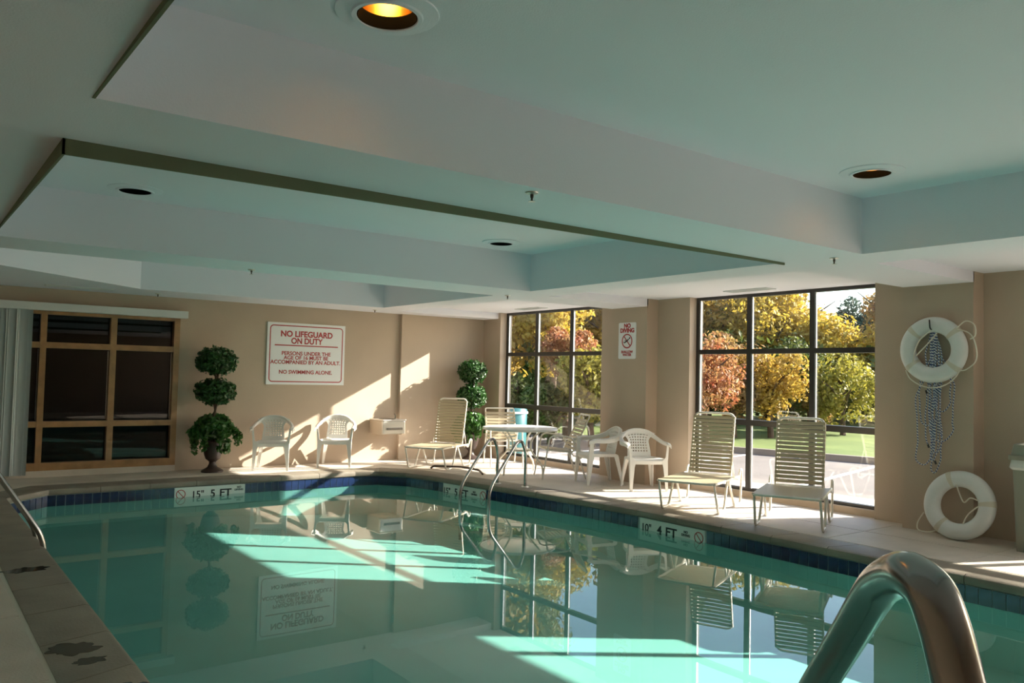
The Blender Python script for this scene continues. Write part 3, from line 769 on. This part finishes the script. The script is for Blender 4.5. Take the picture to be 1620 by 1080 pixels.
def strap_chair():
    t = empty('strap_armchair', (0,0,0), 0, '', 'chair', 'strap armchairs at the patio table')
    hw = .27; r = .012
    for sx in (-1,1):
        MB().tube(fillet([(sx*hw,-.30,.0),(sx*hw,-.20,.60),(sx*hw,-.14,.64),(sx*hw,.10,.62),(sx*hw,.16,.58),(sx*hw,.36,.0)], .06, 5), r, 10).build('leg', M['frame'], t, smooth=True)
        MB().tube(fillet([(sx*(hw-.02),-.24,.43),(sx*(hw-.02),.16,.39),(sx*(hw-.02),.40,.90)], .05, 5), r, 10).build('side_rail', M['frame'], t, smooth=True)
    MB().tube(fillet([(-(hw-.02),.395,.89),(-(hw-.02),.415,.94),((hw-.02),.415,.94),((hw-.02),.395,.89)], .05, 5), r, 10).build('top_rail', M['frame'], t, smooth=True)
    MB().tube([(-hw+.02,-.24,.43),(hw-.02,-.24,.43)], r, 8).build('front_rail', M['frame'], t, smooth=True)
    MB().tube(fillet([(-hw,.20,.45),(-hw,.30,.30),(hw,.30,.30),(hw,.20,.45)], .08, 5), r*.8, 8).build('brace', M['frame'], t, smooth=True)
    h2 = hw-.005
    for k in range(8):
        f = k/7; y = -.22+.36*f; z = .432-.036*f
        MB().box(-h2,y-.021,z+.010,h2,y+.021,z+.014).build('seat_strap', M['strap'], t)
    dy, dz = .24, .51; L = math.hypot(dy,dz); ty, tz = dy/L, dz/L
    for k in range(9):
        s_ = .06+.45*k/8; y = .16+ty*s_; z = .39+tz*s_; w_ = .021
        n_ = (-tz, ty)
        vv = []
        for x, d in ((-h2,.010),(0,.002),(h2,.010)):
            for e, g in ((-w_,d),(w_,d),(w_,d+.004),(-w_,d+.004)): vv.append((x, y+ty*e+n_[0]*g, z+tz*e+n_[1]*g))
        MB().add(vv, [(i*4+q,i*4+(q+1)%4,(i+1)*4+(q+1)%4,(i+1)*4+q) for i in range(2) for q in range(4)]+[(0,1,2,3),(11,10,9,8)]).build('back_strap', M['strap'], t)
    return t
sc = strap_chair(); sc2 = dup(sc); GS = 'strap armchairs at the patio table'
place(sc, 7.95, 9.30, -.90, .44, 'strap armchair seen side-on, right of the patio table', GS)
place(sc2, 8.14, 10.93, -.42, -.91, 'strap armchair standing behind the patio table by the far window', GS)

# ------------------------------------------------------------------ ladders and handrails
def ladder(x, y, inx, iny, label, h=.78, L=.66, foot=-.462):
    t = empty('pool_ladder', (x,y,0), math.atan2(iny, inx), label, 'ladder')   # local +x points into the pool
    for s_ in (-1,1):
        yy = s_*.235
        MB().tube(fillet([(0,yy,.0),(0,yy,h-.16),(.10,yy,h),(.22,yy,h-.02),(L,yy,.06),(L+.02,yy,-.2),(L-.01,yy,foot)], .17, 8), .0215, 12).build('rail', M['steel'], t, smooth=True)
        MB().lathe([(.001,.012),(.05,.010),(.055,0),(.001,0)], (0,yy,0), 24).build('base_plate', M['steelb'], t, smooth=True)
    for z in (-.30,-.44): MB().box(L-.04,-.225,z-.012,L+.06,.225,z+.012).build('tread', M['signw'], t, bevel=.004)
    return t
ladder(6.77, 8.90, -.95, -.30, 'polished steel pool ladder with two hooped rails beside the patio table', .63, .80, -.655)
ladder(.36, 8.0, 1, 0, 'steel pool ladder rail at the left edge of the picture')
def raypt(px, py, d):
    return Vector((0,0,H)) + rt*((px-810)/FPX*d) + up*(-(py-540)/FPX*d) + fw*d
keys = [(1296,1080,1.22),(1345,1000,1.10),(1384,936,1.0),(1409,914,.93),(1436,908,.87),(1460,923,.835),(1477,945,.815),(1496,1000,.80),(1516,1080,.785)]
kp = [raypt(*k) for k in keys]
dl = (kp[0]-kp[1]).normalized(); dr_ = (kp[-1]-kp[-2]).normalized()
a0 = kp[0]+dl*.45; a1 = Vector((a0.x+.06,a0.y+.07,-.465)); 
b0 = kp[-1]+dr_*.1; b1 = Vector((b0.x,b0.y,0))
pt = [a1, Vector((a1.x,a1.y,.2)), a0]+smooth_path(kp, 5)+[b0, b0+Vector((dr_.x*.06,dr_.y*.06,-.25)), Vector((b0.x+dr_.x*.08,b0.y+dr_.y*.08,0))]
base = pt[-1].copy()
t = empty('handrail', tuple(base), 0, 'thick polished steel handrail arching at the bottom right', 'handrail')
MB().tube(pt, .0245, 28).xf(Matrix.Translation(-base)).build('rail', M['steel'], t, smooth=True)
MB().lathe([(.001,.014),(.055,.011),(.06,0),(.001,0)], (0,0,0), 24).build('base_plate', M['steelb'], t, smooth=True)
# low bent bar on the deck by the far lounger
t = MB().tube(fillet([(6.78,11.02,.012),(6.80,10.98,.05),(7.12,10.62,.055),(7.14,10.20,.05),(7.08,10.02,.012)], .06, 5), .016, 10).build('low_bar', M['brown'], smooth=True)
tag(t, 'low bent dark bar on the deck in front of the far lounger', 'bar')

# ------------------------------------------------------------------ drinking fountain
t = empty('drinking_fountain', (6.65,YB,.60), 0, 'wall mounted drinking fountain with steel front and push bar', 'drinking fountain')
MB().box(-.21,-.44,-.13,.20,0,.11).build('cabinet', M['fount'], t, bevel=.012)
MB().box(-.215,-.50,-.115,.205,-.44,.10).build('front_panel', M['steelb'], t, bevel=.01)
bs = MB(); bs.box(-.225,-.51,.10,.215,-.02,.125); bs.build('basin_top', M['steelb'], t, bevel=.01)
MB().lathe([(.001,.127),(.12,.127),(.13,.131),(.14,.127)], (-.01,-.25,0), 28).build('bowl_rim', M['steel'], t, smooth=True)
MB().box(-.15,-.515,-.05,.15,-.50,-.01).build('push_bar', M['steel'], t, bevel=.004)
MB().tube(fillet([(.12,-.30,.12),(.12,-.30,.20),(.08,-.34,.205)], .03, 4), .009, 8).build('spout', M['steel'], t, smooth=True)
MB().box(.205,-.47,-.10,.208,-.06,.06).build('side_grille', M['steelb'], t)

# ------------------------------------------------------------------ life rings and rope
def torus_band(Rm, rr, rz, a0, a1, seg, k=14, cap=True):
    b_ = MB(); vv = []
    for i in range(seg+1):
        a = a0+(a1-a0)*i/seg
        for q in range(k):
            p = 2*pi*q/k; rad = Rm+rr*cos(p); vv.append((rad*cos(a), rad*sin(a), rz*sin(p)))
    b_.add(vv, [(i*k+q,i*k+(q+1)%k,(i+1)*k+(q+1)%k,(i+1)*k+q) for i in range(seg) for q in range(k)]); return b_
def life_ring(mtx, label, angs, ropes):
    t = empty('life_ring', mtx.translation, 0, label, 'life ring', 'white life rings by the pier'); t.matrix_world = mtx
    torus_band(.258,.080,.056,0,2*pi,64,18).build('ring_body', M['ring'], t, smooth=True)
    for a in angs: torus_band(.258,.083,.059,R(a)-.085,R(a)+.085,4,18).build('band', M['band'], t, smooth=True)
    for r_ in ropes: MB().tube(smooth_path(r_, 6), .0065, 6).build('grab_line', M['cord'], t, smooth=True)
    return t
# ring local: x -> right as seen from the pool (-Y), y -> up, z -> towards the viewer (-X)
m1 = Matrix(((0,0,-1,0),(-1,0,0,0),(0,1,0,0),(0,0,0,1)))
def rloc(r, a, z): return (r*cos(R(a)), r*sin(R(a)), z)
mt = Matrix.Translation((8.418,3.985,1.865)) @ m1
life_ring(mt, 'white life ring hanging on a black hook on the pier', [38,135,218,322],
  [[rloc(.34,218,.03),(-.22,-.30,.03),(-.10,-.37,.03),(.04,-.385,.03),(.16,-.34,.03),(.235,-.27,.03),rloc(.34,322,.03)],
   [rloc(.34,322,.03),(.33,-.20,.03),(.42,-.12,.03),(.43,0,.03),(.37,.15,.02),rloc(.33,38,.05)],
   [rloc(.33,40,.05),(.33,.28,.03),(.41,.24,.03),(.42,.14,.03),(.37,.10,.03)],
   [rloc(.22,214,.05),(-.165,-.02,.05),(-.12,.09,.05),(-.06,.15,.05),(.0,.20,.04)],
   [(-.15,-.06,.05),(-.02,.08,.04),(.05,.17,.03)]])
mt = Matrix.Translation((8.345,3.70,.335)) @ Matrix.Rotation(R(13),4,'Y') @ m1
life_ring(mt, 'white life ring leaning on the floor against the pier', [18-10,112,236],
  [[rloc(.20,100,.03),(-.0,.11,.02),(.05,.03,.02),(.11,.08,.03),(.19,.06,.04)],[(.20,.02,.03),(.10,-.08,.02),(.06,-.20,.03)],
   [rloc(.34,236,.02),(-.26,-.305,.01),(-.36,-.30,.01),(-.38,-.23,.0),(-.33,-.12,.0)]])
t = empty('wall_hook', (XP,3.985,2.10), 0, 'black wall hook holding the upper life ring and rope', 'hook')
MB().box(-.008,-.014,-.05,0,.014,.03).build('plate', M['hook'], t)
MB().tube(fillet([(-.004,0,-.02),(-.10,0,-.035),(-.155,0,-.02),(-.165,0,.07)], .03, 5), .007, 8).build('hook_arm', M['hook'], t, smooth=True)
t = empty('rescue_rope', (8.44,3.985,2.07), 0, 'blue and white rescue rope hanging in long loops below the hook', 'rope')
rnd = random.Random(11)
def grow(f, wd): return min(1,5*f) if wd < .1 else min(1,max(0,(f-.26)*4))
for k in range(9):
    bot = [-1.30,-1.42,-1.15,-.95,-1.22,-1.05,-1.35,-.80,-1.10][k]; wd = [.04,.07,.05,.14,.05,.03,.16,.12,.18][k]; ph = rnd.uniform(0,6)
    cxk = [0,.02,-.03,-.05,.04,.0,-.08,.10,.10][k]; pts = []
    for i in range(15):
        f = i/14; a = pi*f
        pts.append((rnd.uniform(-.014,.014)-.02, -(-.012+(cxk-wd/2)*grow(f,wd))+.012*sin(9*f+ph), bot*f if f < 1 else bot))
    back = []
    for i in range(13,-1,-1):
        f = i/14; back.append((rnd.uniform(-.014,.014)-.02, -(.012+(cxk+wd/2)*grow(f,wd))+.012*sin(8*f+ph+2), bot*f))
    mid = [(-.02, -(cxk), bot-.03)]
    MB().tube(smooth_path(pts+mid+back, 3), .0065, 6).build('rope_loop', M['rope'], t, smooth=True)
for k,(y,z) in enumerate(((.07,-.62),(.05,-1.17),(-.02,-1.33))): MB().tube([(-.03,y,z),(-.03,y-.012,z-.035)], .010, 6).build('rope_clip', M['hook'], t, smooth=True)

# ------------------------------------------------------------------ waste bin at the right edge
t = empty('waste_bin', (8.42,2.97,0), 0, 'grey waste bin with clear liner at the right edge', 'bin')
b = MB(); vv = []
def rrect(a, c, r, z): 
    out = []
    for cx_, cy_, a0 in ((a-r,c-r,0),(-a+r,c-r,90),(-a+r,-c+r,180),(a-r,-c+r,270)):
        for k in range(4): q = R(a0+30*k); out.append((cx_+r*cos(q), cy_+r*sin(q), z))
    return out
def stack(levels, name, m):
    vv = []; 
    for l in levels: vv += l
    k_ = 16; n_ = len(levels)
    MB().add(vv, [(i*k_+q,i*k_+(q+1)%k_,(i+1)*k_+(q+1)%k_,(i+1)*k_+q) for i in range(n_-1) for q in range(k_)]+[tuple(range(k_-1,-1,-1)),tuple((n_-1)*k_+q for q in range(k_))]).build(name, m, t, smooth=True)
stack([rrect(.19,.19,.04,0),rrect(.215,.215,.05,.82)], 'bin_body', M['bin'])
stack([rrect(.222,.222,.05,.745),rrect(.235,.235,.05,.765),rrect(.228,.228,.05,.80),rrect(.222,.222,.05,.835)], 'liner', M['bag'])
stack([rrect(.24,.24,.05,.835),rrect(.24,.24,.05,.875),rrect(.225,.225,.05,.88),rrect(.21,.21,.06,.975),rrect(.19,.19,.06,.985)], 'lid', M['bin'])

# ------------------------------------------------------------------ topiaries
def leaves(b_, n_, center, rad, size, rnd, shell=.55, drape=0.):
    cx_, cy_, cz_ = center
    for _ in range(n_):
        d = Vector((rnd.gauss(0,1),rnd.gauss(0,1),rnd.gauss(0,1))).normalized(); k_ = shell+(1-shell)*rnd.random()**.5
        p = Vector((cx_+d.x*rad[0]*k_, cy_+d.y*rad[1]*k_, cz_+d.z*rad[2]*k_))
        s_ = size*rnd.uniform(.7,1.25)
        nrm = (d+Vector((rnd.gauss(0,.6),rnd.gauss(0,.6),rnd.gauss(0,.6)))).normalized()
        u_ = nrm.orthogonal().normalized(); u_.rotate(Matrix.Rotation(rnd.uniform(0,2*pi),3,nrm)); v_ = nrm.cross(u_)
        b_.add([p-u_*s_, p-v_*s_*.55+nrm*s_*.12, p+u_*s_, p+v_*s_*.55+nrm*s_*.12], [(0,1,2,3)])
def topiary(x, y, seed, label, balls, ivy=True):
    rnd = random.Random(seed); t = empty('potted_topiary', (x,y,0), 0, label, 'potted plant', 'three-tier topiaries in dark urns')
    MB().lathe([(.001,0),(.155,0),(.155,.02),(.12,.045),(.075,.07),(.05,.12),(.05,.15),(.075,.175),(.10,.19),(.125,.26),(.145,.36),(.16,.42),(.175,.44),(.165,.455),(.14,.44),(.001,.43)], seg=32).build('urn', M['urn'], t, smooth=True)
    MB().tube([(.01,0,.42),(.03,.01,.6),(-.01,0,.8),(.03,0,1.0),(.0,.01,1.2),(.03,0,1.42),(.0,0,1.6)], .018, 8).build('stem', M['bark'], t, smooth=True)
    MB().tube([(-.02,0,.42),(-.02,.02,.6),(.03,0,.8),(-.01,.01,1.0),(.03,0,1.2),(-.01,0,1.42),(.02,0,1.58)], .014, 8).build('stem', M['bark'], t, smooth=True)
    for z_, r_, rz_ in balls:
        b_ = MB(); leaves(b_, 1300, (.0,0,z_), (r_,r_,rz_), .032, rnd, .6); leaves(b_, 260, (.0,0,z_), (r_*1.12,r_*1.12,rz_*1.15), .034, rnd, .9)
        for q in range(8):
            a = rnd.uniform(0,2*pi); leaves(b_, 90, (.85*r_*cos(a),.85*r_*sin(a),z_+rnd.uniform(-.4,.5)*rz_), (.07,.07,.06), .028, rnd, .2)
        tag(b_.build('foliage_ball', M['leafd'], t), kind='stuff')
    b_ = MB(); leaves(b_, 650, (0,0,.66), (.27,.27,.19), .05, rnd, .4)
    for q in range(11):
        a = 2*pi*q/11+rnd.uniform(-.2,.2); rr_ = rnd.uniform(.26,.36); drop = rnd.uniform(.12,.36)
        for s_ in range(9):
            f = s_/8; leaves(b_, 9, (rr_*min(1,.45+f)*cos(a), rr_*min(1,.45+f)*sin(a), .66-drop*f**1.6), (.055,.055,.05), .048, rnd, .1)
    tag(b_.build('ivy', M['leaf'], t), kind='stuff')
topiary(3.71, 12.10, 3, 'dark three-tier topiary in an urn left of the lifeguard sign', [(1.62,.27,.19),(1.17,.26,.18)])
topiary(8.22, 12.02, 8, 'leafy three-tier topiary in the corner by the far window', [(1.56,.24,.20),(1.12,.25,.20)])

# ------------------------------------------------------------------ outdoors
def azdir(px):
    a = YAW+math.atan((px-810)/FPX); return sin(a), cos(a)
def along(px, depth):      # point on the ground at camera-depth along a bearing
    sx_, cx_ = azdir(px); k_ = depth/(sx_*sin(YAW)+cx_*cos(YAW)); return sx_*k_, cx_*k_
GZ = -.12
# curb and lawn lie beyond the car park, parallel to a line that crosses the view
tag(MB().add([(8.9,-60,GZ),(120,-60,GZ),(120,120,GZ),(-60,120,GZ),(-60,16.5,GZ),(8.9,16.5,GZ),(8.9,-4.4,GZ),(-60,-4.4,GZ),(-60,-60,GZ)], [(6,0,1,2,3,4,5),(0,6,7,8)]).build('car_park_ground', M['asphalt']), kind='structure')
# lawn edge through two bearings
ax, ay = along(1340,17.0); bx, by = along(900,21.5)
ld = (Vector((bx,by))-Vector((ax,ay))).normalized(); ln = Vector((ld.y,-ld.x))
if ln.dot(Vector((ax,ay))) < 0: ln = -ln
A = Vector((ax,ay))-ld*60; B_ = Vector((ax,ay))+ld*90
far = ln*70
tag(MB().add([(*A,GZ+.11),(*B_,GZ+.11),(*(B_+far),GZ+1.6),(*(A+far),GZ+1.6)], [(0,1,2,3)]).build('lawn_ground', M['grass']), kind='structure')
tag(MB().prism([tuple(A),tuple(B_),tuple(B_-ln*.16),tuple(A-ln*.16)], GZ, GZ+.13).build('curb_ground', M['curb']), kind='structure')
# painted bays
for k, lb_ in ((3,'white parking bay line outside, behind the right lounger'),(4,'white parking bay line outside, left of the nearer window'),(5,'white parking bay line outside, beyond the patio table')):
    p = Vector((ax,ay)) + ld*(-9+2.75*k) - ln*.3; q = p - ln*5.2; s_ = ld*.06
    if (q.x < 10.7): q = p + (q-p)*((10.8-p.x)/(q.x-p.x))
    tag(MB().add([(*(p-s_),GZ+.003),(*(p+s_),GZ+.003),(*(q+s_),GZ+.003),(*(q-s_),GZ+.003)], [(0,1,2,3)]).build('parking_line', M['paint']), lb_, 'parking line')
# kerbside walk right outside the glass
tag(MB().box(8.99,-8,GZ,10.6,16.4,GZ+.06).build('walkway_ground', M['grout']), kind='structure')
# teal bin outside
t = empty('outdoor_bin', (10.05,13.20,GZ+.06), 0, 'teal outdoor bin with a domed lid seen through the far window', 'bin')
MB().lathe([(.001,0),(.26,0),(.28,.03),(.29,.78),(.28,.80),(.001,.80)], seg=28).build('bin_body', M['teal'], t, smooth=True)
MB().lathe([(.28,.80),(.31,.80),(.31,.84),(.28,.84)], seg=28, closed=True).build('white_rim', M['signw'], t, smooth=True)
MB().lathe([(.30,.84),(.27,.92),(.18,.98),(.001,1.0)], seg=28).build('lid', M['teal'], t, smooth=True)

TC = {'gold':((.40,.27,.03),(.52,.40,.07)), 'amber':((.36,.22,.04),(.46,.33,.06)), 'red':((.30,.08,.04),(.42,.26,.10)), 'olive':((.15,.14,.03),(.27,.23,.045)),
      'green':((.06,.09,.02),(.13,.15,.035)), 'pine':((.035,.06,.045),(.06,.09,.065)), 'rust':((.27,.13,.05),(.38,.27,.09)), 'lime':((.20,.20,.03),(.36,.31,.05))}
TM = {k: mat('leaf_'+k, a, .6, col2=b, vscale=3.2, translucent=.45) for k,(a,b) in TC.items()}
NMC = {'gold':'golden yellow','amber':'amber orange','red':'deep red','olive':'olive green','green':'mid green','pine':'dark blue-green','rust':'rusty brown','lime':'yellow-green'}
def tree(px, depth, hgt, rad, cc, label, seed, low=.9, nl=2600, size=.16, base=None, open_=.35):
    rnd = random.Random(seed); x, y = along(px, depth)
    d_ = (Vector((x,y))-Vector((ax,ay))).dot(ln); gz = GZ+.11+max(0,d_)*(1.49/70) if d_ > 0 else GZ
    t = empty('tree' if hgt > 2.2 else 'shrub', (x,y,gz), 0, label, 'tree' if hgt > 2.2 else 'shrub', 'autumn trees beyond the lawn')
    tr = MB(); lean = rnd.uniform(-.3,.3)
    tr.tube([(0,0,-.1),(lean*.3,.05,hgt*.35),(lean,0,hgt*.8)], [.05+hgt*.014,.03+hgt*.010,.02], 8)
    for q in range(6 if hgt > 4 else 3):
        a = rnd.uniform(0,2*pi); z0 = hgt*rnd.uniform(.25,.6)
        tr.tube([(lean*.4,0,z0),(rad*.45*cos(a),rad*.45*sin(a),z0+hgt*.16),(rad*.8*cos(a),rad*.8*sin(a),z0+hgt*.24)], [.05,.035,.012], 6)
    tr.build('trunk', M['bark'], t, smooth=True)
    b_ = MB(); nb = 22; cz = (low+hgt)/2; rz_ = (hgt-low)/2
    for q in range(nb):
        d = Vector((rnd.gauss(0,1),rnd.gauss(0,1),rnd.gauss(0,1))).normalized(); k_ = rnd.uniform(.35,.78)
        c_ = (d.x*rad*k_, d.y*rad*k_, cz+d.z*rz_*k_); s_ = rad*rnd.uniform(.30,.48)
        leaves(b_, nl//nb, c_, (s_,s_,s_*rnd.uniform(.6,.95)), size, rnd, open_)
    tag(b_.build('crown', TM[cc], t), kind='stuff')
    return t
k = 0
TR = [ # px, depth, height, radius, colour, label, low, leaves, size
 (1120,19.5,2.75,1.1,'red','small deep red tree at the left side of the nearer window',.4,4200,.06),
 (1163,21,2.9,1.1,'rust','rusty red young tree between the first two panes of the nearer window',.4,4200,.065),
 (1222,21,2.6,1.1,'amber','low orange tree in the middle pane of the nearer window',.3,4000,.065),
 (1122,28,5.1,1.9,'amber','tall amber tree rising at the left of the nearer window',.8,6000,.09),
 (1172,30,5.7,1.9,'olive','tall olive tree behind the rusty one in the nearer window',.8,6000,.09),
 (1215,28,5.4,2.0,'gold','tall golden tree left of centre in the nearer window',.8,6000,.09),
 (1262,29,5.5,2.0,'gold','broad golden tree just left of the second mullion in the nearer window',.5,6000,.09),
 (1256,23,2.7,1.2,'green','green bushy tree low in the middle of the nearer window',.2,4000,.07),
 (1312,27,3.7,1.7,'gold','bright golden tree under the open sky of the nearer window',.5,6000,.085),
 (1366,27,3.0,1.6,'gold','low golden tree at the right side of the nearer window',.2,5000,.085),
 (1362,37,6.0,1.5,'pine','dark bluish conifer against the sky in the nearer window',1.0,3600,.10),
 (1335,22,2.3,1.2,'lime','yellow-green bush low in the right pane of the nearer window',.1,3600,.07),
 (1412,30,5.6,1.6,'rust','rust coloured tree at the far right of the nearer window',.6,4000,.09),
 (1460,26,5.0,2.0,'amber','amber tree hidden mostly by the right pier',.5,2400,.12),
 (1284,23,2.0,.8,'rust','brown shrubby tree beside the second mullion of the nearer window',.1,3000,.065),
 (1040,28,6.4,2.4,'olive','olive tree hidden mostly behind the middle pier',.6,2800,.14),
 (806,24,8.9,2.6,'olive','tall dark-limbed olive tree at the left of the farther window',1.8,6000,.10),
 (814,30,9.0,2.0,'gold','tall golden tree behind the olive one in the farther window',1.0,5600,.11),
 (848,27,8.0,2.0,'amber','tall amber tree at the centre of the farther window',1.2,7000,.10),
 (876,22,4.0,1.3,'gold','bright yellow tree low in the middle of the farther window',1.5,5600,.075),
 (898,20.5,3.0,.8,'red','small red crowned tree beside the far window mullion',1.6,3600,.06),
 (940,19,2.8,1.1,'lime','yellow-green bushy tree at the right of the farther window',.3,5000,.065),
 (925,28,5.3,1.9,'gold','tall golden tree at the right of the farther window',1.0,6400,.10),
 (832,19.5,1.9,.9,'green','dark green shrub behind the teal bin',.0,3000,.07),
 (872,19.5,1.7,.8,'green','dark green shrub low in the farther window',.0,3000,.065),
 (985,26,5.0,2.0,'amber','amber tree hidden mostly behind the no diving sign pier',.5,2800,.13),
 (770,23,6.6,2.0,'amber','amber tree just outside the far corner of the room',.5,3000,.12),
]
for i,(px,dp,hg,rd,cc,lb_,low,nl,sz) in enumerate(TR): tree(px,dp,hg,rd,cc,lb_,100+i,low,nl,sz)
# dense woodland edge closing the view behind them
ub = MB(); rnd = random.Random(77)
for q in range(150):
    px = 700+ q*6.0; x, y = along(min(px,1600), rnd.uniform(25.5,29)); hgt = rnd.uniform(1.3,2.2)*(1 if px > 1290 else 1.25)
    leaves(ub, 260, (x,y,GZ+.6+hgt*.5), (1.3,1.3,hgt*.55), .13, rnd, .2)
tag(ub.build('woodland_thicket', TM['green']), 'dark tangled thicket along the far edge of the lawn', 'thicket', kind='stuff')
ub = MB()
for q in range(60):
    px = 700+q*11; 
    if 1285 < px < 1400: continue
    x, y = along(min(px,1560), rnd.uniform(33,37)); hgt = rnd.uniform(3.6,4.8)
    leaves(ub, 420, (x,y,GZ+1.0+hgt*.5), (1.5,1.5,hgt*.5), .12, rnd, .2)
tag(ub.build('woodland_canopy', TM['olive']), 'olive and gold woodland canopy behind the single trees', 'woodland', kind='stuff')
